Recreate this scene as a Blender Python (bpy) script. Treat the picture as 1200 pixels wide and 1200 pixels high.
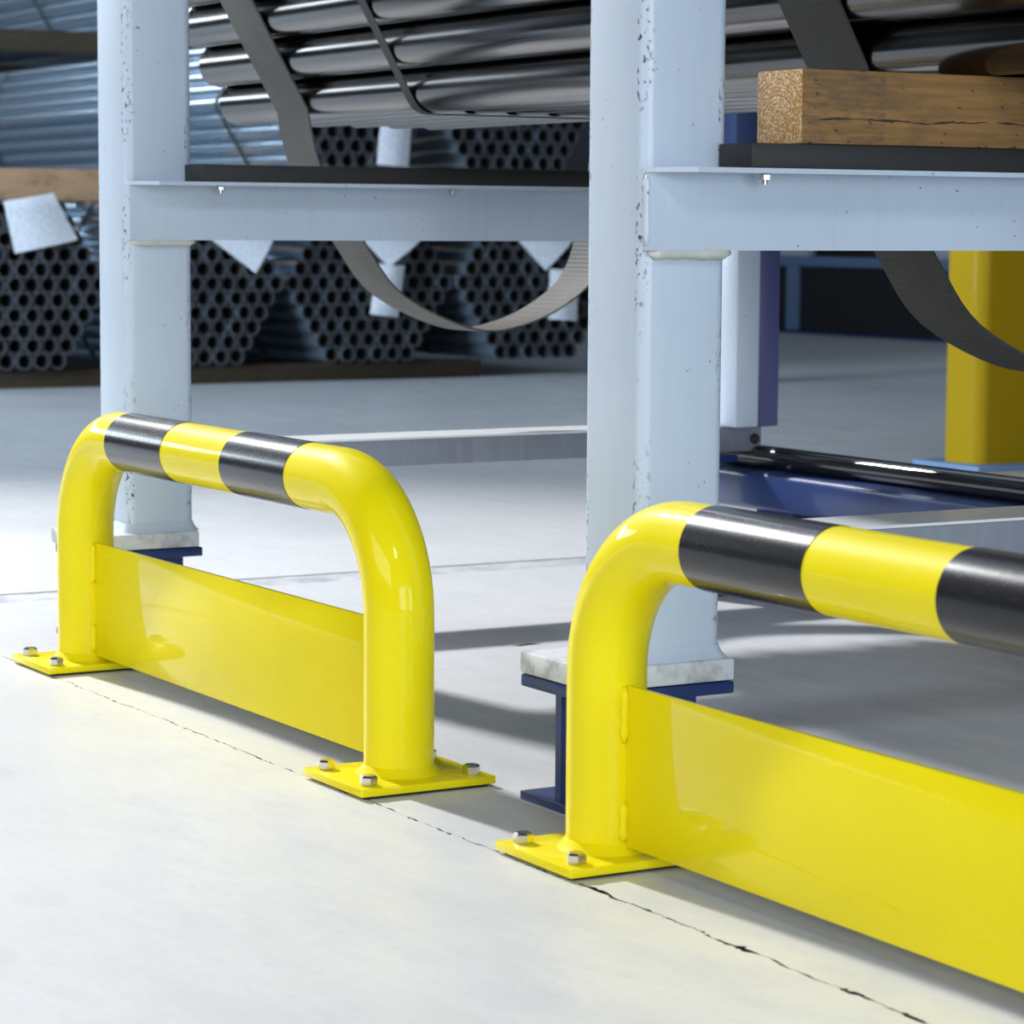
import bpy, bmesh, math, random
from mathutils import Vector, Matrix
random.seed(7)
sc = bpy.context.scene
for o in list(bpy.data.objects): bpy.data.objects.remove(o)

# ------------------------------------------------------------------ camera
cd = bpy.data.cameras.new('camera'); camo = bpy.data.objects.new('camera', cd)
sc.collection.objects.link(camo); sc.camera = camo
cd.sensor_width = 36.0; cd.lens = 3249.5 / 1200.0 * 36.0
cd.clip_end = 100; cd.clip_start = 0.05
CP = Vector((2.6055, -1.3834, 0.5994))
yaw, pit, rol = 0.52895, 0.10313, 0.00613
fw = Vector((-math.cos(yaw)*math.cos(pit), math.sin(yaw)*math.cos(pit), -math.sin(pit)))
rt = Vector((math.sin(yaw), math.cos(yaw), 0)); up = rt.cross(fw)
r2 = rt*math.cos(rol) + up*math.sin(rol); u2 = up*math.cos(rol) - rt*math.sin(rol)
M = Matrix((r2, u2, -fw)).transposed().to_4x4(); M.translation = CP
camo.matrix_world = M
cd.dof.use_dof = True; cd.dof.focus_distance = 3.1; cd.dof.aperture_fstop = 13.0

# ------------------------------------------------------------------ light
w = bpy.data.worlds.new('hall_air'); sc.world = w; w.use_nodes = True
w.node_tree.nodes['Background'].inputs[0].default_value = (0.72, 0.86, 1.0, 1)
w.node_tree.nodes['Background'].inputs[1].default_value = 0.05
def aim(o, tgt):
    o.rotation_euler = (Vector(tgt) - o.location).to_track_quat('-Z', 'Y').to_euler()
def area(name, loc, tgt, sx, sy, power, col):
    l = bpy.data.lights.new(name, 'AREA'); l.shape = 'RECTANGLE'; l.size = sx; l.size_y = sy
    l.energy = power; l.color = col
    o = bpy.data.objects.new(name, l); sc.collection.objects.link(o); o.location = loc; aim(o, tgt); return o
sp = bpy.data.lights.new('hall_floodlight', 'SPOT'); sp.energy = 3950; sp.color = (0.98, 0.985, 1.0)
sp.spot_size = math.radians(57); sp.spot_blend = 1.0; sp.shadow_soft_size = 0.17
so = bpy.data.objects.new('hall_floodlight', sp); sc.collection.objects.link(so)
so.location = (-6.85, -0.50, 4.9); aim(so, (0.9, 0.0, 0.0))
area('side_fill', (2.5, -7.5, 3.4), (0.0, 0.0, 0.4), 7.0, 2.6, 300, (1.0, 0.99, 0.97))  # added fill from the left, brightens the kick plates and column sides
area('front_fill', (9.0, -0.5, 1.5), (0.0, 0.2, 0.6), 7.0, 2.6, 470, (0.78, 0.89, 1.0))  # added low fill behind the camera for the front-facing column sides
area('high_front_fill', (6.0, -2.4, 5.4), (0.2, 0.1, 0.5), 1.1, 1.1, 100, (0.80, 0.90, 1.0))  # added fill from high in front, shades the arms below their flange
area('far_floor_fill', (-7.5, 3.0, 7.5), (-6.5, 2.5, 0.0), 6.0, 5.0, 90, (0.62, 0.80, 1.0))  # added overhead fill that brightens the far floor
area('tube_streak_light', (-14.9, -2.0, 3.4), (-5.0, -1.5, 1.2), 8.0, 1.5, 520, (0.80, 0.91, 1.0))  # added light for the tubes to reflect as bright streaks
far_fill = area('far_side_fill', (-4.4, -5.0, 1.25), (-7.5, 3.3, 0.6), 4.0, 2.0, 440, (0.66, 0.83, 1.0)); far_fill.data.spread = math.radians(95)  # added fill for the far tube sides and paper tags
sc.view_settings.view_transform = 'Standard'; sc.view_settings.look = 'None'
sc.view_settings.exposure = 0.0; sc.view_settings.gamma = 1.0; sc.view_settings.use_curve_mapping = False

# ------------------------------------------------------------------ material helpers
def mat(name, col=(.5, .5, .5), rough=.5, metal=0.0, coat=0.0, spec=.5):
    m = bpy.data.materials.new(name); m.use_nodes = True
    b = m.node_tree.nodes['Principled BSDF']
    b.inputs['Base Color'].default_value = (*col, 1); b.inputs['Roughness'].default_value = rough
    b.inputs['Metallic'].default_value = metal; b.inputs['Coat Weight'].default_value = coat
    b.inputs['Coat Roughness'].default_value = .06; b.inputs['Specular IOR Level'].default_value = spec
    return m
class G:
    """tiny node-graph helper"""
    def __init__(s, m): s.m = m; s.t = m.node_tree; s.b = s.t.nodes['Principled BSDF']
    def n(s, typ, **kw):
        nd = s.t.nodes.new(typ)
        for k, v in kw.items(): setattr(nd, k, v)
        return nd
    def l(s, a, b): s.t.links.new(a, b)
    def coord(s, scale=(1, 1, 1), kind='Object'):
        tc = s.n('ShaderNodeTexCoord'); mp = s.n('ShaderNodeMapping'); mp.inputs['Scale'].default_value = scale
        s.l(tc.outputs[kind], mp.inputs[0]); return mp.outputs[0]
    def noise(s, vec, scale, detail=4, rough=.55, dist=0.0):
        nd = s.n('ShaderNodeTexNoise'); nd.inputs['Scale'].default_value = scale; nd.inputs['Detail'].default_value = detail
        nd.inputs['Roughness'].default_value = rough; nd.inputs['Distortion'].default_value = dist
        s.l(vec, nd.inputs['Vector']); return nd.outputs[0]
    def ramp(s, fac, stops):
        nd = s.n('ShaderNodeValToRGB'); e = nd.color_ramp.elements
        while len(e) < len(stops): e.new(.5)
        for i, (p, c) in enumerate(stops):
            e[i].position = p; e[i].color = (*c, 1) if len(c) == 3 else c
        s.l(fac, nd.inputs[0]); return nd.outputs[0]
    def mix(s, fac, a, b, mode='MIX'):
        nd = s.n('ShaderNodeMix', data_type='RGBA', blend_type=mode)
        for sock, v in ((nd.inputs[0], fac), (nd.inputs[6], a), (nd.inputs[7], b)):
            if hasattr(v, 'is_output'): s.l(v, sock)
            elif isinstance(v, (int, float)): sock.default_value = v
            else: sock.default_value = (*v, 1)
        return nd.outputs[2]
    def math(s, op, a, b=0.0, clamp=False):
        nd = s.n('ShaderNodeMath', operation=op, use_clamp=clamp)
        for i, v in enumerate((a, b)):
            if hasattr(v, 'is_output'): s.l(v, nd.inputs[i])
            else: nd.inputs[i].default_value = v
        return nd.outputs[0]
    def bump(s, h, strength, dist=.002):
        nd = s.n('ShaderNodeBump'); nd.inputs['Strength'].default_value = strength; nd.inputs['Distance'].default_value = dist
        s.l(h, nd.inputs['Height']); s.l(nd.outputs[0], s.b.inputs['Normal'])
    def xyz(s, vec):
        nd = s.n('ShaderNodeSeparateXYZ'); s.l(vec, nd.inputs[0]); return nd.outputs
W3 = lambda v: (v, v, v)

# yellow powder coat
def yellow(name, col=(.85, .715, .004)):
    m = mat(name, col, .45, 0, .40, .05); m.node_tree.nodes['Principled BSDF'].inputs['Coat Roughness'].default_value = .035; m.node_tree.nodes['Principled BSDF'].inputs['Coat IOR'].default_value = 1.42; g = G(m); v = g.coord()
    n = g.noise(v, 3.0, 5)
    c = g.ramp(n, [(.3, tuple(k*.93 for k in col)), (.7, col)]); g.l(c, g.b.inputs['Base Color'])
    g.bump(g.noise(v, 120, 2), .04, .001); return m
M_yel = yellow('yellow_coat')
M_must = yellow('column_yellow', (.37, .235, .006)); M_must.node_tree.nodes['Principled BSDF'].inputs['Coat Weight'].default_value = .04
def black_band():
    m = mat('black_gloss_tape', (.008, .008, .011), .26, 0, .15, .35); g = G(m); v = g.coord((3, 60, 60))
    s = g.noise(v, 6, 5, .7)
    c = g.ramp(s, [(.62, (.012, .012, .015)), (.72, (.05, .05, .055))]); g.l(c, g.b.inputs['Base Color'])
    sp = g.noise(g.coord(), 260, 2)
    r = g.ramp(sp, [(.45, W3(.25)), (.7, W3(.28))]); g.l(r, g.b.inputs['Roughness'])
    return m
M_blk = black_band()
M_zinc = mat('zinc_bolt', (.62, .60, .55), .24, 1.0)
M_gap_shade = mat('gap_shade', (.02, .02, .025), .7)  # near-black colour stands for the shadow gap under the guard plates
# grey rack paint with chipped corners; object coordinates, hx/hy = half sizes of the profile
def rack_paint(name, hx=None, hy=None, col=(.51, .595, .705)):
    m = mat(name, col, .42, 0, .15); g = G(m); v = g.coord()
    n = g.noise(v, 2.2, 5, .6)
    c = g.ramp(n, [(.3, tuple(k*.92 for k in col)), (.7, tuple(min(1, k*1.05) for k in col))])
    st = g.noise(g.coord((14, 14, 1.2)), 5, 4, .6)
    c = g.mix(g.math('MULTIPLY', g.ramp(st, [(.5, W3(0)), (.8, W3(.25))]), 1.0), c, (.45, .47, .48))
    fl = g.noise(g.coord((1, 1, .6)), 210, 3, .6)
    spk = g.noise(v, 170, 1, .4)
    if hx:
        x, y, z = g.xyz(v)
        ex = g.math('GREATER_THAN', g.math('ABSOLUTE', x), hx - .013); ey = g.math('GREATER_THAN', g.math('ABSOLUTE', y), hy - .013)
        edge = g.math('MULTIPLY', ex, ey)
        patch = g.ramp(g.noise(g.coord((1, 1, .25)), 22, 3), [(.42, W3(0)), (.58, W3(1))])
        chip = g.math('MULTIPLY', g.math('MULTIPLY', edge, g.ramp(fl, [(.57, W3(0)), (.60, W3(1))])), patch)
        spot = g.math('MULTIPLY', g.ramp(spk, [(.785, W3(0)), (.805, W3(1))]), .8)
        f = g.math('MAXIMUM', chip, spot)
    else:
        f = g.math('MULTIPLY', g.ramp(spk, [(.785, W3(0)), (.805, W3(1))]), .8)
    c = g.mix(f, c, (.03, .045, .11)); g.l(c, g.b.inputs['Base Color'])
    g.bump(g.noise(v, 300, 2), .05, .001)
    return m
M_col = rack_paint('rack_paint_column', .0555, .0515)
M_rack = rack_paint('rack_paint')
M_tie_shaded = rack_paint('tie_side_shaded', None, None, (.215, .235, .28))  # tie bar colour darkened to carry the shade on its front
M_tie_lit = rack_paint('tie_top_lit', None, None, (.72, .74, .76))  # pale colour carries the light falling on the tie bar's top
M_weld = mat('painted_weld', (.52, .53, .50), .45); g = G(M_weld); g.bump(g.noise(g.coord(), 60, 3), .5, .004)
def baseplate_paint():
    m = mat('scuffed_plate_paint', (.60, .63, .65), .5); g = G(m); v = g.coord()
    a = g.noise(v, 16, 5, .6); b = g.noise(v, 60, 4, .7)
    c = g.mix(g.ramp(a, [(.47, W3(0)), (.66, W3(.85))]), (.62, .65, .67), (.16, .16, .16))
    c = g.mix(g.ramp(b, [(.64, W3(0)), (.70, W3(.9))]), c, (.03, .03, .04)); g.l(c, g.b.inputs['Base Color']); return m
M_plate = baseplate_paint()
def blue(name, col=(.014, .034, .135), rough=.4):
    m = mat(name, col, rough, 0, .2, .35); g = G(m); v = g.coord()
    a = g.noise(v, 30, 5, .7)
    c = g.mix(g.ramp(a, [(.62, W3(0)), (.72, W3(.6))]), col, (.05, .045, .04)); g.l(c, g.b.inputs['Base Color']); return m
M_blue = blue('blue_gloss_paint')
M_purp = mat('violet_blue_paint', (.065, .07, .19), .4)
M_strip = mat('black_rubber_strip', (.012, .012, .013), .55)
M_btube = mat('black_gloss_tube', (.012, .012, .014), .14, 0, .6)
# webbing
def web(name, col):
    m = mat(name, col, .75); g = G(m)
    x, y, z = g.xyz(g.coord())
    wv = g.math('SINE', g.math('MULTIPLY', x, 1100.0))
    rib = g.math('SINE', g.math('MULTIPLY', z, 900.0))
    n = g.noise(g.coord(), 9, 4)
    c = g.ramp(n, [(.3, tuple(k*.75 for k in col)), (.7, tuple(k*1.15 for k in col))]); g.l(c, g.b.inputs['Base Color'])
    g.bump(g.math('ADD', wv, rib), .35, .001); return m
M_webA = web('webbing_taupe', (.085, .078, .068))
M_webB = web('webbing_dark', (.045, .043, .041))
# polished dark steel pipes
def steel(name, col, rough, lo=.7, met=1.0):
    m = mat(name, col, rough, met); g = G(m); v = g.coord((.6, 25, 25))
    n = g.noise(v, 2.5, 5, .6); c = g.ramp(n, [(.3, tuple(k*lo for k in col)), (.7, col)]); g.l(c, g.b.inputs['Base Color'])
    r = g.ramp(g.noise(g.coord((1.5, 8, 8)), 2, 4), [(.3, W3(rough*.8)), (.75, W3(min(1, rough*1.7)))]); g.l(r, g.b.inputs['Roughness'])
    return m
M_pipe = steel('dark_polished_steel', (.125, .12, .118), .17)
M_galv = mat('galvanised_steel', (.40, .50, .60), .20, .9)
M_bore = mat('pipe_cut_end', (.03, .031, .036), .6)
M_in = mat('pipe_bore', (.010, .010, .012), .8)
# sawn timber: rings about the local X axis
def timber(name, light, dark, side, cy, cz, split=False):
    m = mat(name, side, .7); g = G(m); v = g.coord()
    x, y, z = g.xyz(v)
    nz = g.noise(g.coord((1.0, 7, 7)), 4, 3)
    yy = g.math('ADD', y, cy); zz = g.math('ADD', z, cz)
    d = g.math('SQRT', g.math('ADD', g.math('MULTIPLY', yy, yy), g.math('MULTIPLY', zz, zz)))
    d = g.math('ADD', d, g.math('MULTIPLY', nz, .010))
    rg = g.math('SINE', g.math('MULTIPLY', d, 1500.0))
    ring = g.math('MULTIPLY', g.math('ADD', rg, 1.0), .5)
    fib = g.noise(v, 420, 3, .7)
    endc = g.mix(ring, light, dark); endc = g.mix(g.ramp(fib, [(.50, W3(0)), (.62, W3(.65))]), endc, (.95, .83, .58))
    gr = g.noise(g.coord((3, 40, 70)), 3, 6, .6)
    sc_ = g.ramp(gr, [(.25, tuple(k*.62 for k in side)), (.55, side), (.8, tuple(min(1, k*1.35) for k in side))])
    stain = g.noise(g.coord((4, 9, 9)), 3.2, 5, .65)
    sc_ = g.mix(g.ramp(stain, [(.5, W3(0)), (.75, W3(.7))]), sc_, (.05, .04, .03))
    pit = g.noise(g.coord((.5, 1, 1)), 150, 2, .5)
    sc_ = g.mix(g.ramp(pit, [(.69, W3(0)), (.72, W3(.9))]), sc_, (.015, .012, .01))
    if split:
        wob = g.noise(g.coord((9, 0, 0)), 1.0, 4); zz2 = g.math('ADD', g.math('ADD', z, .012), g.math('MULTIPLY', g.math('SUBTRACT', wob, .5), .016))
        wd = g.math('MULTIPLY', g.ramp(g.noise(g.coord((30, 0, 0)), 1.0, 3), [(.36, W3(0)), (.60, W3(1))]), .0013)
        sc_ = g.mix(g.math('LESS_THAN', g.math('ABSOLUTE', zz2), wd), sc_, (.012, .010, .008))
        near = g.math('MULTIPLY', g.math('LESS_THAN', x, -.425 + .105), g.ramp(g.noise(g.coord((10, 40, 40)), 4, 5, .7), [(.45, W3(0)), (.62, W3(.55))]))
        sc_ = g.mix(near, sc_, (.045, .04, .035))
    geo = g.n('ShaderNodeNewGeometry'); tc = g.n('ShaderNodeTexCoord')
    nx = g.math('ABSOLUTE', g.xyz(tc.outputs['Normal'])[0])
    f = g.math('GREATER_THAN', nx, .7)
    g.l(g.mix(f, sc_, endc), g.b.inputs['Base Color'])
    g.bump(g.math('ADD', g.math('MULTIPLY', fib, .6), gr), .5, .002); return m
M_timber = timber('sawn_timber', (.50, .29, .085), (.30, .13, .03), (.235, .125, .036), -.004, .022, True)
M_spacer = timber('spacer_timber', (.30, .18, .09), (.18, .09, .04), (.30, .175, .095), 0, 0)
M_bearer = timber('bearer_timber', (.035, .028, .02), (.02, .016, .012), (.035, .026, .017), 0, 0)  # floor bearers coloured dark to stand for the shade below the bundles
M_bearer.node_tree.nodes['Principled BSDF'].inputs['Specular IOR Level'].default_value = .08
def paper():
    m = mat('printed_paper', (.9, .92, .95), .6); g = G(m)
    x, y, z = g.xyz(g.coord())
    ln = g.math('GREATER_THAN', g.math('SINE', g.math('MULTIPLY', z, 420.0)), .35)
    tx = g.ramp(g.noise(g.coord((1, 60, 60)), 1.6, 2), [(.48, W3(0)), (.58, W3(.8))])
    g.l(g.mix(g.math('MULTIPLY', ln, tx), (.9, .92, .96), (.45, .56, .78)), g.b.inputs['Base Color']); return m
M_paper = paper()
# floor concrete (world-aligned object coordinates)
def concrete():
    m = mat('power_floated_concrete', (.72, .715, .70), .42, 0, 0, .45); g = G(m); v = g.coord()
    big = g.noise(v, 1.1, 6, .6, .4); mid = g.noise(g.coord((1.6, 4.0, 1)), 3.0, 6, .62); fine = g.noise(v, 90, 4, .7)
    c = g.ramp(big, [(.28, (.585, .595, .61)), (.5, (.685, .69, .70)), (.72, (.745, .748, .752))])
    c = g.mix(g.ramp(mid, [(.43, W3(0)), (.74, W3(.60))]), c, (.46, .48, .52))
    c = g.mix(g.ramp(fine, [(.30, W3(.16)), (.48, W3(0))]), c, (.35, .34, .33))
    speck = g.noise(v, 38, 2, .5); c = g.mix(g.ramp(speck, [(.765, W3(0)), (.785, W3(.7))]), c, (.12, .11, .10))
    g.l(c, g.b.inputs['Base Color'])
    g.l(g.ramp(mid, [(.3, W3(.34)), (.7, W3(.52))]), g.b.inputs['Roughness'])
    g.bump(g.math('ADD', g.math('MULTIPLY', fine, .35), mid), .06, .004); return m
M_floor = concrete()
M_base = mat('joint_bottom', (.008, .007, .007), .9)
M_joint = mat('joint_filler', (.42, .44, .48), .7); g = G(M_joint)
g.l(g.ramp(g.noise(g.coord(), 14, 5, .7), [(.35, (.30, .32, .36)), (.65, (.62, .63, .64))]), g.b.inputs['Base Color'])
M_wall = mat('hall_wall', (.10, .11, .13), .8)
M_darkbox = mat('dark_panel', (.012, .012, .016), .5)
M_pale = mat('pale_blue_paint', (.16, .26, .44), .45)
M_greyish = mat('stacked_sheet_grey', (.55, .57, .62), .5)

# ------------------------------------------------------------------ mesh helpers
COL = sc.collection
def link(name, me, m=None, parent=None, loc=None):
    o = bpy.data.objects.new(name, me); COL.objects.link(o)
    if me is not None and m is not None:
        me.materials.clear()
        for k in (m if isinstance(m, (list, tuple)) else [m]): me.materials.append(k)
    if loc is not None: o.location = loc
    if parent is not None: o.parent = parent
    return o
def empty(name, loc, label, cat, group=None):
    o = bpy.data.objects.new(name, None); COL.objects.link(o); o.location = loc; o.empty_display_size = .05
    tag(o, label, cat, group); return o
def tag(o, label, cat, group=None):
    o['label'] = label; o['category'] = cat
    if group: o['group'] = group
    return o
def bm_mesh(bm, smooth=False, auto=None):
    bmesh.ops.recalc_face_normals(bm, faces=bm.faces)
    me = bpy.data.meshes.new('m'); bm.to_mesh(me); bm.free()
    if smooth:
        for p in me.polygons: p.use_smooth = True
        if auto is not None: me.set_sharp_from_angle(angle=math.radians(auto))
    return me
def box(x0, x1, y0, y1, z0, z1, bev=0.0, seg=2, bm=None):
    own = bm is None
    if own: bm = bmesh.new()
    vs = [bm.verts.new((x, y, z)) for x in (x0, x1) for y in (y0, y1) for z in (z0, z1)]
    F = [(0, 1, 3, 2), (4, 6, 7, 5), (0, 4, 5, 1), (2, 3, 7, 6), (0, 2, 6, 4), (1, 5, 7, 3)]
    fs = [bm.faces.new([vs[i] for i in f]) for f in F]
    if not own: return bm
    if bev > 0:
        bmesh.ops.bevel(bm, geom=list(bm.edges), offset=bev, segments=seg, profile=.5, affect='EDGES')
        return bm_mesh(bm, True, 40)
    return bm_mesh(bm)
def prism(poly, z0, z1, bev=0.0):
    bm = bmesh.new(); a = [bm.verts.new((x, y, z0)) for x, y in poly]; b = [bm.verts.new((x, y, z1)) for x, y in poly]
    n = len(poly); bm.faces.new(a[::-1]); bm.faces.new(b)
    for i in range(n): bm.faces.new((a[i], a[(i+1) % n], b[(i+1) % n], b[i]))
    if bev: bmesh.ops.bevel(bm, geom=list(bm.edges), offset=bev, segments=2, profile=.5, affect='EDGES'); return bm_mesh(bm, True, 40)
    return bm_mesh(bm)
def sweep(path, rad, seg=32, caps=True):
    """round tube along a planar path (list of Vectors), constant radius"""
    bm = bmesh.new(); rings = []; n = len(path)
    for i, p in enumerate(path):
        t = (path[min(i+1, n-1)] - path[max(i-1, 0)]).normalized()
        side = Vector((0, 1, 0)) if abs(t.y) < .9 else Vector((1, 0, 0))
        a = side - t*side.dot(t); a.normalize(); b = t.cross(a)
        rings.append([bm.verts.new(p + rad*(a*math.cos(2*math.pi*k/seg) + b*math.sin(2*math.pi*k/seg))) for k in range(seg)])
    for i in range(n-1):
        for k in range(seg):
            bm.faces.new((rings[i][k], rings[i][(k+1) % seg], rings[i+1][(k+1) % seg], rings[i+1][k]))
    if caps: bm.faces.new(rings[0][::-1]); bm.faces.new(rings[-1])
    return bm_mesh(bm, True, 50)
def tube_mesh(length, ro, ri, seg, m_out, m_end, m_in, depth=None):
    """hollow tube along X from 0 to -length; +X end shows a wall ring and a deep bore"""
    bm = bmesh.new(); R = []
    depth = depth or length
    for x, r in ((-length, ri), (-length, ro), (0, ro), (0, ri), (-depth, ri)):
        R.append([bm.verts.new((x, r*math.cos(2*math.pi*k/seg), r*math.sin(2*math.pi*k/seg))) for k in range(seg)])
    for i, mi in ((0, 1), (1, 0), (2, 1), (3, 2)):
        for k in range(seg):
            f = bm.faces.new((R[i][k], R[i][(k+1) % seg], R[i+1][(k+1) % seg], R[i+1][k])); f.material_index = mi; f.smooth = mi != 1
    if depth < length:
        f = bm.faces.new(R[4]); f.material_index = 2
        f = bm.faces.new(R[0]); f.material_index = 1
    else:
        bmesh.ops.remove_doubles(bm, verts=bm.verts, dist=1e-6)
    bmesh.ops.recalc_face_normals(bm, faces=bm.faces)
    me = bpy.data.meshes.new('m'); bm.to_mesh(me); bm.free()
    for k in (m_out, m_end, m_in): me.materials.append(k)
    me.set_sharp_from_angle(angle=math.radians(45))
    return me
def hexbolt(r, h, m, name, parent, loc, rot=0.0):
    bm = bmesh.new()
    prof = [(r*.93, 0), (r, h*.06), (r, h*.80), (r*.80, h)]
    rings = []
    for rr, z in prof: rings.append([bm.verts.new((rr*math.cos(math.pi/3*k+rot), rr*math.sin(math.pi/3*k+rot), z)) for k in range(6)])
    bm.faces.new(rings[0][::-1]); bm.faces.new(rings[-1])
    for i in range(len(prof)-1):
        for k in range(6): bm.faces.new((rings[i][k], rings[i][(k+1) % 6], rings[i+1][(k+1) % 6], rings[i+1][k]))
    return link(name, bm_mesh(bm), m, parent, loc)
def lathe(prof, seg=32):
    bm = bmesh.new(); rings = [[bm.verts.new((r*math.cos(2*math.pi*k/seg), r*math.sin(2*math.pi*k/seg), z)) for k in range(seg)] for r, z in prof]
    for i in range(len(prof)-1):
        for k in range(seg): bm.faces.new((rings[i][k], rings[i][(k+1) % seg], rings[i+1][(k+1) % seg], rings[i+1][k]))
    return bm_mesh(bm, True, 60)
def bead(path, rad, name, m, parent):
    """lumpy weld bead along a path"""
    bm = bmesh.new(); rings = []; n = len(path); seg = 8
    for i, p in enumerate(path):
        t = (path[min(i+1, n-1)] - path[max(i-1, 0)]).normalized()
        s = Vector((0, 1, 0)) if abs(t.y) < .9 else Vector((1, 0, 0)); a = (s - t*s.dot(t)).normalized(); b = t.cross(a)
        rr = rad*(.75 + .5*random.random()) if 0 < i < n-1 else rad*.35
        rings.append([bm.verts.new(p + rr*(a*math.cos(2*math.pi*k/seg) + b*math.sin(2*math.pi*k/seg))) for k in range(seg)])
    for i in range(n-1):
        for k in range(seg): bm.faces.new((rings[i][k], rings[i][(k+1) % seg], rings[i+1][(k+1) % seg], rings[i+1][k]))
    bm.faces.new(rings[0][::-1]); bm.faces.new(rings[-1])
    return link(name, bm_mesh(bm, True), m, parent)
def smooth_curve(pts, step=6):
    out = []; n = len(pts)
    for i in range(n-1):
        p0, p1, p2, p3 = pts[max(i-1, 0)], pts[i], pts[i+1], pts[min(i+2, n-1)]
        for k in range(step):
            t = k/step
            out.append(tuple(.5*(2*p1[j] + (p2[j]-p0[j])*t + (2*p0[j]-5*p1[j]+4*p2[j]-p3[j])*t*t + (3*p1[j]-p0[j]-3*p2[j]+p3[j])*t**3) for j in range(len(p1))))
    out.append(tuple(pts[-1])); return out
def ribbon(pts, xc, wid, th, closed=False):
    """flat band following (y, z) points, wide along X; a real thickness"""
    bm = bmesh.new(); rows = []; n = len(pts)
    for i, (y, z) in enumerate(pts):
        a = pts[(i+1) % n] if closed else pts[min(i+1, n-1)]; b = pts[i-1] if closed else pts[max(i-1, 0)]
        d = Vector((0, a[0]-b[0], a[1]-b[1])).normalized(); nn = Vector((0, -d.z, d.y))
        c = Vector((xc, y, z))
        rows.append([bm.verts.new(c + Vector((s*wid/2, 0, 0)) + nn*q*th/2) for s, q in ((-1, -1), (1, -1), (1, 1), (-1, 1))])
    for i in range(n if closed else n-1):
        j = (i+1) % n
        for k in range(4): bm.faces.new((rows[i][k], rows[i][(k+1) % 4], rows[j][(k+1) % 4], rows[j][k]))
    if not closed: bm.faces.new(rows[0][::-1]); bm.faces.new(rows[-1])
    return bm_mesh(bm, True, 40)

# ------------------------------------------------------------------ floor: slabs with an open crack and a filled joint
fl = link('floor', box(-15, 9, -9, 13.5, -.30, -.007), M_base); fl['kind'] = 'structure'
YC = -.0735; XJ = -1.600; JW = .050
xs = [XJ + JW]; 
while xs[-1] < 2.6: xs.append(xs[-1] + random.uniform(.0025, .010))
xs.append(9.0)
chips = [(.745, .030, .0040), (.80, .010, .002), (.905, .022, .0045), (.52, .035, .0042), (.98, .02, .0025), (1.07, .02, .003), (.60, .012, .0018), (-.03, .02, .0018), (.30, .02, .0012)]
up_e, lo_e = [], []
off = 0.0
for x in xs:
    off = .85*off + random.uniform(-.0016, .0016)
    wgap = max(.0002, random.uniform(-.0006, .0020))
    for cx, cw, ca in chips:
        if abs(x-cx) < cw: wgap += 1.7*ca*(1-abs(x-cx)/cw)*random.uniform(.3, 1)
    if x > .45: wgap += .0004
    up_e.append((x, YC + off + wgap*random.uniform(.5, 1.3))); lo_e.append((x, YC + off - wgap*random.uniform(.3, .9)))
def slab(poly): 
    me = prism(poly, -.007, 0.0)
    o = link('slab', me, [M_floor, M_base], fl)
    for f in me.polygons: f.material_index = 1 if abs(f.normal.z) < .5 else 0
    return o
slab(up_e + [(9, 13.5), (XJ+JW, 13.5)])
slab([(x, y) for x, y in lo_e[::-1]] + [(XJ+JW, -9), (9, -9)])
slab([(-15, YC+.0005), (XJ-JW, YC+.0005), (XJ-JW, 13.5), (-15, 13.5)])
slab([(-15, -9), (XJ-JW, -9), (XJ-JW, YC-.0005), (-15, YC-.0005)])
jp = [(XJ-JW+.0004, -9)] + [(XJ-JW+.0004, 13.5), (XJ+JW-.0004, 13.5), (XJ+JW-.0004, -9)]
link('joint_filler', prism(jp, -.007, -.0012), M_joint, fl)
# small gouge in the slab behind the guards
bm = bmesh.new(); pts = [(-.785+random.uniform(-.004, .004), .60+.008*i, ) for i in range(7)]
wl = [.000, .004, .006, .004, .007, .004, .0]
a = [bm.verts.new((x-wv, y, .0004)) for (x, y), wv in zip(pts, wl)]; b = [bm.verts.new((x+wv, y, .0004)) for (x, y), wv in zip(pts, wl)]
for i in range(6):
    q = [a[i], b[i], b[i+1], a[i+1]]
    if i == 0: q = [a[0], b[1], a[1]]
    if i == 5: q = [a[5], b[5], b[6]]
    bm.faces.new(q)
link('gouge', bm_mesh(bm), M_base, fl)
wb = link('wall_back', box(-15.2, -15, -9, 13.7, 0, 8), M_wall); wb['kind'] = 'structure'
wr = link('wall_right', box(-15, 9, 13.5, 13.7, 0, 8), M_wall); wr['kind'] = 'structure'

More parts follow.
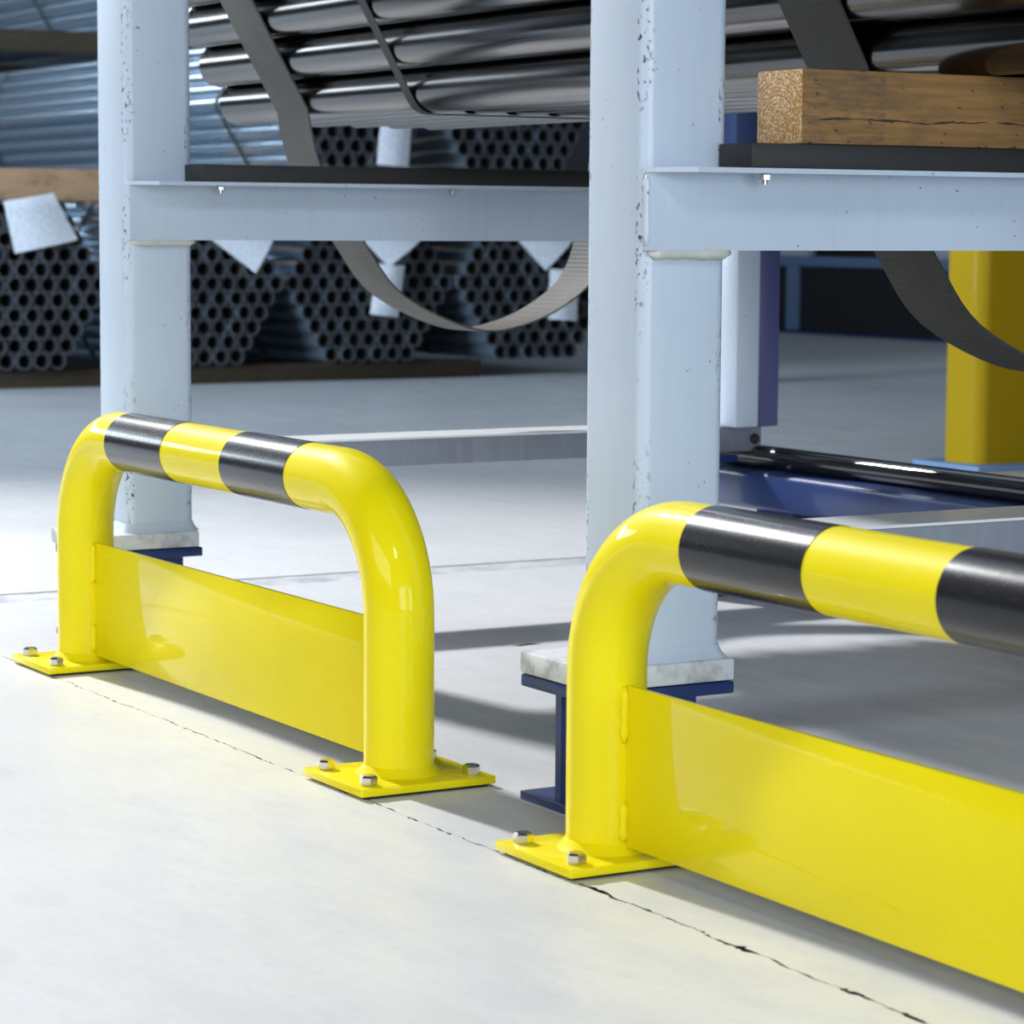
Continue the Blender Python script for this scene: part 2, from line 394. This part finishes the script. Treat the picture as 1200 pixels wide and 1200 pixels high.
# ------------------------------------------------------------------ impact guards
R = .038; H = .3535; L = .905; BR = .135
def guard(loc, rz, marks, label):
    t = empty('impact_guard', loc, label, 'guard rail', 'yellow and black impact guards'); t.rotation_euler[2] = rz
    zc = H - R
    path = [Vector((0, 0, .008)), Vector((0, 0, .06)), Vector((0, 0, .12))]
    for k in range(17):
        a = math.pi/2*k/16; path.append(Vector((BR - BR*math.cos(a), 0, zc - BR + BR*math.sin(a))))
    for f in (.25, .5, .75): path.append(Vector((BR + (L-2*BR)*f, 0, zc)))
    for k in range(17):
        a = math.pi/2*(1 - k/16); path.append(Vector((L - BR + BR*math.cos(a), 0, zc - BR + BR*math.sin(a))))
    path += [Vector((L, 0, .12)), Vector((L, 0, .06)), Vector((L, 0, .008))]
    link('tube_hoop', sweep(path, R, 48), M_yel, t)
    for a, b in marks:
        s = link('black_stripe', sweep([Vector((a, 0, zc)), Vector(((a+b)/2, 0, zc)), Vector((b, 0, zc))], R + .0006, 48, True), M_blk, t)
    for x in (0, L):
        link('shadow_gap', box(x-.063, x+.063, -.074, .074, 0, .0036), M_gap_shade, t)  # added dark block that draws the shadow line under the plate
        bp = link('base_plate', box(x-.07, x+.07, -.081, .081, .0035, .0122, .0014), M_yel, t)
        link('weld_ring', lathe([(R+.0095, .0118), (R+.006, .0145), (R+.002, .0195), (R-.001, .023)], 40), M_yel, bp).location.x = x
        for sx in (-1, 1):
            for sy in (-1, 1):
                hexbolt(.0098, .0105, M_zinc, 'bolt', bp, (x + sx*.049, sy*.062, .0122), random.uniform(0, 1))
    kx = math.sqrt(R*R)
    kp = link('kick_plate', box(R-.002, L-R+.002, -.0025, .0025, .0195, .1725, .0007), M_yel, t)
    for x, s in ((R, 1), (L-R, -1)):
        for z0, z1 in ((.024, .062), (.118, .172)):
            n = 9
            bead([Vector((x + s*.001, -.0045, z0 + (z1-z0)*i/(n-1))) for i in range(n)], .0042, 'weld_bead', M_yel, kp)
    return t
guard((-L, 0, 0), 0, ((.165, .345), (.523, .697)), 'yellow and black impact guard standing farther back at left, wholly in view')
guard((.413, .0033, 0), -.0059, ((.178, .360), (.536, .712)), 'nearest yellow and black impact guard, cut off by the right edge')

# ------------------------------------------------------------------ storage rack (two frames)
rack = empty('storage_rack', (0, 0, 0), 'pale grey-blue steel storage rack frame with thick columns, behind the impact guards', 'storage rack')
def round_rect(hx, hy, r, seg=5):
    pts = []
    for cx, cy, a0 in ((hx-r, hy-r, 0), (-hx+r, hy-r, 90), (-hx+r, -hy+r, 180), (hx-r, -hy+r, 270)):
        for k in range(seg+1):
            a = math.radians(a0 + 90*k/seg); pts.append((cx + r*math.cos(a), cy + r*math.sin(a)))
    return pts
def smooth_prism(poly, z0, z1):
    me = prism(poly, z0, z1)
    for p in me.polygons: p.use_smooth = True
    me.set_sharp_from_angle(angle=math.radians(35)); return me
col_me = smooth_prism(round_rect(.0555, .0515, .013), 0, 1.9)
def skirt(hx, hy, r, h, o):
    bm = bmesh.new(); A = round_rect(hx+o, hy+o, r+o*.6); B = round_rect(hx+o*.35, hy+o*.35, r); Cc = round_rect(hx+.0005, hy+.0005, r)
    rings = [[bm.verts.new((x, y, z)) for x, y in P] for P, z in ((A, 0), (B, h*.45), (Cc, h))]; n = len(A)
    for i in range(2):
        for k in range(n): bm.faces.new((rings[i][k], rings[i][(k+1) % n], rings[i+1][(k+1) % n], rings[i+1][k]))
    return bm_mesh(bm, True)
sk_me = skirt(.0555, .0515, .013, .014, .009)
bp_me = box(.137, .283, .070, .241, .1345, .157, .0022)
def ibeam(name):
    bm = bmesh.new()
    box(.137, .283, .071, .241, .1215, .1335, bm=bm); return bm
arm_poly = None
def arm_mesh():
    bm = bmesh.new()
    box(.2685, .2785, .134, 1.18, .575, .6525, bm=bm)
    poly = [(.2685, .131), (.2785, .131), (.328, .158), (.328, 1.18), (.2685, 1.18)]
    a = [bm.verts.new((x, y, .6525)) for x, y in poly]; b = [bm.verts.new((x, y, .6575)) for x, y in poly]
    bm.faces.new(a[::-1]); bm.faces.new(b)
    for i in range(5): bm.faces.new((a[i], a[(i+1) % 5], b[(i+1) % 5], b[i]))
    return bm_mesh(bm)
arm_me = arm_mesh()
bars = {}
for fi, dx in enumerate((0.0, -1.3415)):
    c = link('column', col_me, M_col, rack, (.2125 + dx, .1835, .157))
    link('weld_skirt', sk_me, M_rack, c, (0, 0, 0))
    p = link('base_plate', bp_me, M_plate, rack, (dx, -.005 if fi else 0, 0))
    ft = link('blue_foot', box(.137, .283, .071, .241, .1205, .1335, .002), M_blue, rack, (dx, 0, 0))
    link('foot_web', box(.205, .216, .073, .239, .009, .1215), M_blue, ft)
    link('foot_flange', box(.137, .283, .071, .241, 0, .0095, .0015), M_blue, ft)
    ar = link('arm', arm_me, M_rack, rack, (dx, 0, 0))
    wp = [Vector((.273, .137 + .098*i/12, .5725)) for i in range(13)]
    bead(wp, .0062, 'weld_bead', M_weld, ar)
    wp = [Vector((.2715, .1345, .58 + .07*i/10)) for i in range(11)]
    bead(wp, .0032, 'weld_bead', M_rack, ar)
    for yb in ((.255, .68) if fi == 0 else (.262, .640)):
        bo = hexbolt(.0065, .006, M_zinc, 'nut', ar, (.303, yb, .6462), .3)
        link('bolt_end', lathe([(.0032, -.0045), (.0032, .001)], 10), M_zinc, bo)
    st = link('support_strip', box(.2700, .328, .2215, 1.175, .6578, .6822, .0015), M_strip, rack, (dx, 0, 0))
    # lower tie bar back to the rear post
    tb = link('tie_bar', box(.110, .2105, .2365, 1.277, .231, .272, .002), M_tie_shaded, rack, (dx, 0, 0))
    link('lit_top_strip', box(.110, .2115, .2365, 1.277, .272, .2752), M_tie_lit, tb)  # added pale strip, paints the tie bar's top as lit
    bb = hexbolt(.009, .007, M_strip, 'bolt', tb, (.2105, 1.2615, .2515)); bb.rotation_euler = (0, math.pi/2, 0)
    link('rear_post', box(.215, .266, 1.186, 1.231, .2752, .5748, .003), M_rack, rack, (dx, 0, 0))
    link('rear_stay', box(.222, .262, 1.2315, 1.273, .2752, .5748, .002), M_purp, rack, (dx, 0, 0))
    rf = link('rear_foot', box(.145, .255, 1.10, 1.20, .0, .0115, .002), M_blue, rack, (dx, 0, 0))
    link('foot_web', box(.190, .203, 1.105, 1.195, .0115, .219), M_blue, rf)
    link('foot_flange', box(.145, .255, 1.10, 1.20, .219, .2305, .002), M_blue, rf)
# blue rail with a black tube along the rear of the rack
rail = empty('floor_rail', (-.2, 1.26, 0), 'glossy blue floor rail carrying a black tube, along the back of the rack', 'rail')
def rel(o, par): o.location = o.location - par.location; return o
rel(link('rail_beam', box(-1.30, 1.6, 1.215, 1.300, .142, .204, .010, 3), M_blue, rail), rail)
rel(link('black_tube', sweep([Vector((-1.32, 1.272, .2225)), Vector((0, 1.272, .2225)), Vector((1.62, 1.272, .2225))], .0185, 24), M_btube, rail), rail)
for x in (-1.02, -.1, .75, 1.5):
    rel(link('support_leg', box(x-.05, x+.05, 1.225, 1.29, 0, .143, .003), M_blue, rail), rail)

# timber on the near strip
tm = link('timber_beam', box(-.425, .425, -.039, .039, -.0375, .0375, .0022), M_timber, None, (.2885, .2817 + .425, .7199))
tm.rotation_euler[2] = math.pi/2
tag(tm, 'sawn timber block with end grain lying on the black strip of the near rack arm', 'timber')

# ------------------------------------------------------------------ pipe bundle lying on the rack
D = .07; RS = D*math.sqrt(3)/2
YB, ZB = .705, .7925
pb = empty('steel_pipe_bundle', (.4, YB, ZB - D/2), 'bundle of dark polished steel pipes strapped together, lying on the rack', 'pipes')
pm = tube_mesh(3.9, D/2 - .0004, D/2 - .004, 40, M_pipe, M_pipe, M_in)
rows6 = [6, 7, 8, 9, 10, 11, 10, 9, 8, 7, 6]
for k, n in enumerate(rows6):
    for i in range(n):
        o = link('pipe', pm, None, pb, (2.35 - .4 + random.uniform(-.012, .012), (i - (n-1)/2)*D, D/2 + k*RS))
        o.rotation_euler[0] = random.uniform(0, 6.28)
def hull(off):
    """outline of the hexagonal bundle in (y, z), offset outward"""
    hw = 2.5*D; c = []; Hh = 10*RS
    P = [(-hw, 0), (-5*D, 5*RS), (-hw, Hh), (hw, Hh), (5*D, 5*RS), (hw, 0)]
    rr = D/2 + off; out = []
    N = [(-.866, -.5), (-.866, .5), (0, 1), (.866, .5), (.866, -.5), (0, -1)]
    for i, (y, z) in enumerate(P):
        n0 = N[i-1]; n1 = N[i]
        a0 = math.atan2(n0[1], n0[0]); a1 = math.atan2(n1[1], n1[0]); d = (a1-a0 + math.pi) % (2*math.pi) - math.pi
        for q in range(5):
            a = a0 + d*q/4; out.append((YB + y + rr*math.cos(a), ZB + z + rr*math.sin(a)))
    return out
for xb in (-.905, .62):
    b = link('steel_band', ribbon(hull(.0015), xb - .4, .022, .0012, True), M_strip, pb)
    b.location = (0, -YB, -(ZB - D/2))
# lifting slings round the bundle with a slack loop below
def sling(xc, m, label):
    h = hull(.003)
    # hull order: lower-left corner first, clockwise over the top to lower-right
    top = h[4:20]
    loop = [(1.094, 1.00), (1.086, .85), (1.070, .70), (1.050, .60), (1.022, .524), (.972, .478), (.891, .442), (.796, .4335), (.664, .489), (.594, .572), (.540, .645), (.513, .705)]
    pts = [top[0]] + list(top) 
    full = top[:] 
    lp = smooth_curve([top[-1]] + loop + [top[0]], 6)[1:-1]
    full = top + lp
    o = link('lifting_sling', ribbon(full, 0, .106, .003, True), m, None, (xc, 0, 0)); tag(o, label, 'sling', 'lifting slings round the pipes'); return o
sling(-1.29, M_webA, 'taupe webbing sling with slack loop hanging under the far rack arm')
sling(.10, M_webB, 'dark webbing sling hanging under the near rack arm, beside the yellow column')

# ------------------------------------------------------------------ background: stacked bundles of galvanised tubes
XE = -6.9; d2 = .0650; rs2 = .0545
gm = tube_mesh(6.0, d2/2 - .0002, d2/2 - .0078, 18, M_galv, M_bore, M_in, 1.2)
def tube_bundle(yc, zb, rows, label, dx=0.0, bands=(-.55,)):
    t = empty('tube_bundle', (XE + dx, yc, zb), label, 'tubes', 'hexagonal tube bundles stacked in the background')
    for k, n in enumerate(rows):
        for i in range(n):
            o = link('tube', gm, None, t, (random.uniform(-.008, .008), (i - (n-1)/2)*d2, d2/2 + k*rs2)); o.rotation_euler[0] = random.choice((0, .224, .449))
    n0 = rows[0]; nm = max(rows); km = rows.index(nm); kt = len(rows)-1; r = d2/2 + .001
    P = [(-(n0-1)/2*d2, 0), (-(nm-1)/2*d2, km*rs2), (-(rows[-1]-1)/2*d2, kt*rs2), ((rows[-1]-1)/2*d2, kt*rs2), ((nm-1)/2*d2, km*rs2), ((n0-1)/2*d2, 0)]
    N = [(-.866, -.5), (-.866, .5), (0, 1), (.866, .5), (.866, -.5), (0, -1)]; out = []
    for i, (y, z) in enumerate(P):
        a0 = math.atan2(N[i-1][1], N[i-1][0]); a1 = math.atan2(N[i][1], N[i][0]); dd = (a1-a0+math.pi) % (2*math.pi) - math.pi
        for q in range(4):
            a = a0 + dd*q/3; out.append((y + r*math.cos(a), d2/2 + z + r*math.sin(a)))
    for xb in bands: link('binding_band', ribbon(out, xb, .03, .0015, True), M_strip, t)
    return t
R6 = [6, 7, 8, 9, 10, 11, 10, 9, 8, 7, 6]; R7 = [7, 8, 9, 10, 11, 10, 9, 8, 7]
tube_bundle(2.085, .07, R6, 'leftmost lower tube bundle, its honeycomb end bearing a large tilted paper', .05)
tube_bundle(2.81, .07, R6, 'lower tube bundle seen just right of the far column, one paper corner on top')
tube_bundle(3.535, .07, R6, 'lower tube bundle behind the taupe sling loop, third from the left')
tube_bundle(4.26, .07, R6, 'rightmost lower tube bundle, between the sling loop and the near column', .03)
tube_bundle(3.44, .8075, R7, 'upper tube bundle showing its bluish side left of the far column', 0, (-.42, -3.1))
tube_bundle(4.165, .8075, R7, 'upper tube bundle whose dark ends show above the far arm beside the near column', .02)
tube_bundle(3.40, 1.403, R6, 'topmost tube bundle at the upper left corner of the picture', -.05, (-2.4,))
def bearer(x, y0, y1, z0, z1, m, label):
    o = link('timber_bearer', box(-(y1-y0)/2, (y1-y0)/2, -.05, .05, -(z1-z0)/2, (z1-z0)/2, .003), m, None, (x, (y0+y1)/2, (z0+z1)/2))
    o.rotation_euler[2] = math.pi/2; return tag(o, label, 'timber', 'bearers under the tube bundles')
bearer(-6.99, 1.6, 4.05, 0, .0695, M_bearer, 'timber bearer, darkened for shade, on the floor under the front ends of the lower bundles')
bearer(-11.6, 1.6, 4.6, 0, .0695, M_bearer, 'timber bearer, darkened for shade, on the floor under the far ends of the lower bundles')
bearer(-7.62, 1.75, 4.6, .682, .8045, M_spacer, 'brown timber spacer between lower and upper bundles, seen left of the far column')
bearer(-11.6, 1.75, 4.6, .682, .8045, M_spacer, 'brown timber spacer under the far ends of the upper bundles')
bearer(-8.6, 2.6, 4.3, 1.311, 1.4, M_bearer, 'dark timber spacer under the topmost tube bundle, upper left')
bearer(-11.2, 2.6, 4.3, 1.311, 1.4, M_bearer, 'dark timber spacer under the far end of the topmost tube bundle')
# paper tags
def tagpaper(corners, label, curl=.012):
    """corners (y, z) counter-clockwise from top-left; real sheet with a curl, hanging in front of the tube ends"""
    x0 = XE + .064; n = 6; bm = bmesh.new(); grid = []
    cy = sum(c[0] for c in corners)/4; cz = sum(c[1] for c in corners)/4
    for j in range(n+1):
        row = []
        for i in range(n+1):
            u, v = i/n, j/n
            y = (1-v)*((1-u)*corners[0][0] + u*corners[3][0]) + v*((1-u)*corners[1][0] + u*corners[2][0])
            z = (1-v)*((1-u)*corners[0][1] + u*corners[3][1]) + v*((1-u)*corners[1][1] + u*corners[2][1])
            row.append(bm.verts.new((curl*(math.sin(u*3.1) + .6*v*v), y-cy, z-cz)))
        grid.append(row)
    for j in range(n):
        for i in range(n): bm.faces.new((grid[j][i], grid[j+1][i], grid[j+1][i+1], grid[j][i+1]))
    bmesh.ops.solidify(bm, geom=bm.faces[:], thickness=.0008)
    o = link('paper_tag', bm_mesh(bm, True, 40), M_paper, None, (x0, cy, cz)); 
    link('tie_wire', sweep([Vector((.004, 0, (corners[0][1]+corners[3][1])/2-cz-.012)), Vector((-.04, 0, (corners[0][1]+corners[3][1])/2-cz)), Vector((-.059, 0, (corners[0][1]+corners[3][1])/2-cz+.002))], .002, 6), M_zinc, o)
    return tag(o, label, 'paper tag', 'paper tags on the tube ends')
TAGS = [[[[2.0405, 0.6715], [2.0793, 0.4882], [2.3179, 0.537], [2.2291, 0.7036]], "large tilted white paper on the leftmost lower tube bundle"], [[[2.8048, 0.5664], [3.0182, 0.4155], [3.1063, 0.574], [2.8879, 0.714]], "white paper corner pointing down just right of the far column"], [[[3.5439, 0.9725], [3.5259, 0.8242], [3.6619, 0.8167], [3.68, 0.9757]], "upright white paper tag above the far arm, under the pipes"], [[[3.4387, 0.569], [3.5778, 0.4364], [3.7482, 0.5636], [3.5994, 0.6896]], "white paper corner pointing down behind the taupe sling"], [[[3.5337, 0.4494], [3.4972, 0.2581], [3.6188, 0.2437], [3.6517, 0.4395]], "small white paper tag hanging behind the taupe sling, left side of its loop"], [[[4.121, 0.5717], [4.2783, 0.4213], [4.4352, 0.5729], [4.2758, 0.7128]], "white paper corner pointing down beside the near column"], [[[4.3019, 0.428], [4.2918, 0.2293], [4.4268, 0.2209], [4.4368, 0.4175]], "small white paper tag behind the sling loop next to the near column"]]
for cs, lb in TAGS: tagpaper(cs, lb)

# ------------------------------------------------------------------ background right
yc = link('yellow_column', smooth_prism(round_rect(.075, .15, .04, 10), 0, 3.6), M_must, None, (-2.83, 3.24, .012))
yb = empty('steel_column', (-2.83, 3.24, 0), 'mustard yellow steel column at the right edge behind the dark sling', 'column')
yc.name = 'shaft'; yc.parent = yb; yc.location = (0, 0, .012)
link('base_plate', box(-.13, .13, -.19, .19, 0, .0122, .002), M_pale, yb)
cr = empty('storage_crate', (-9.4, 8.3, 0), 'low dark storage crate with blue top rail, far behind the rack', 'crate')
def cbox(n, b, m): return rel(link(n, b, m, cr), cr)
cbox('panel', box(-10.9, -6.6, 7.95, 8.7, .02, .376), M_darkbox)
cbox('top_rail', box(-10.95, -6.55, 7.92, 8.75, .376, .434, .008), M_pale)
cbox('bottom_rail', box(-10.95, -6.55, 7.925, 8.75, 0, .02, .004), M_blue)
for x in (-10.2, -8.85, -7.5): cbox('post', box(x-.05, x+.05, 7.925, 7.952, .02, .377), M_pale if x < -10 else M_purp)
for i, x in enumerate((-10.5, -9.75, -9.0, -8.25, -7.5)):
    s = link('sheet_stack', box(-.33, .33, -.3, .3, 0, .07 + .02*(i % 2), .004), M_greyish if i % 2 == 0 else M_darkbox, None, (x, 8.3, .4342))
    tag(s, ('pale sheet stack at the left end of the far dark crate', 'dark sheet stack second from left on the far crate', 'pale sheet stack in the middle of the far dark crate', 'dark sheet stack on the far crate beside the yellow column', 'pale sheet stack at the right end of the far crate, behind the yellow column')[i], 'sheets', 'sheet stacks on the crate')
ub = empty('rack_upright', (-6.2, 4.765, 0), 'dark blue rack upright seen between the near column and the timber block', 'upright')
link('post', box(-.07, .07, -.07, .09, .012, 1.6, .004), blue('upright_blue', (.022, .034, .085), .5), ub)
link('foot_plate', box(-.09, .09, -.09, .1, 0, .0125, .002), M_blue, ub)
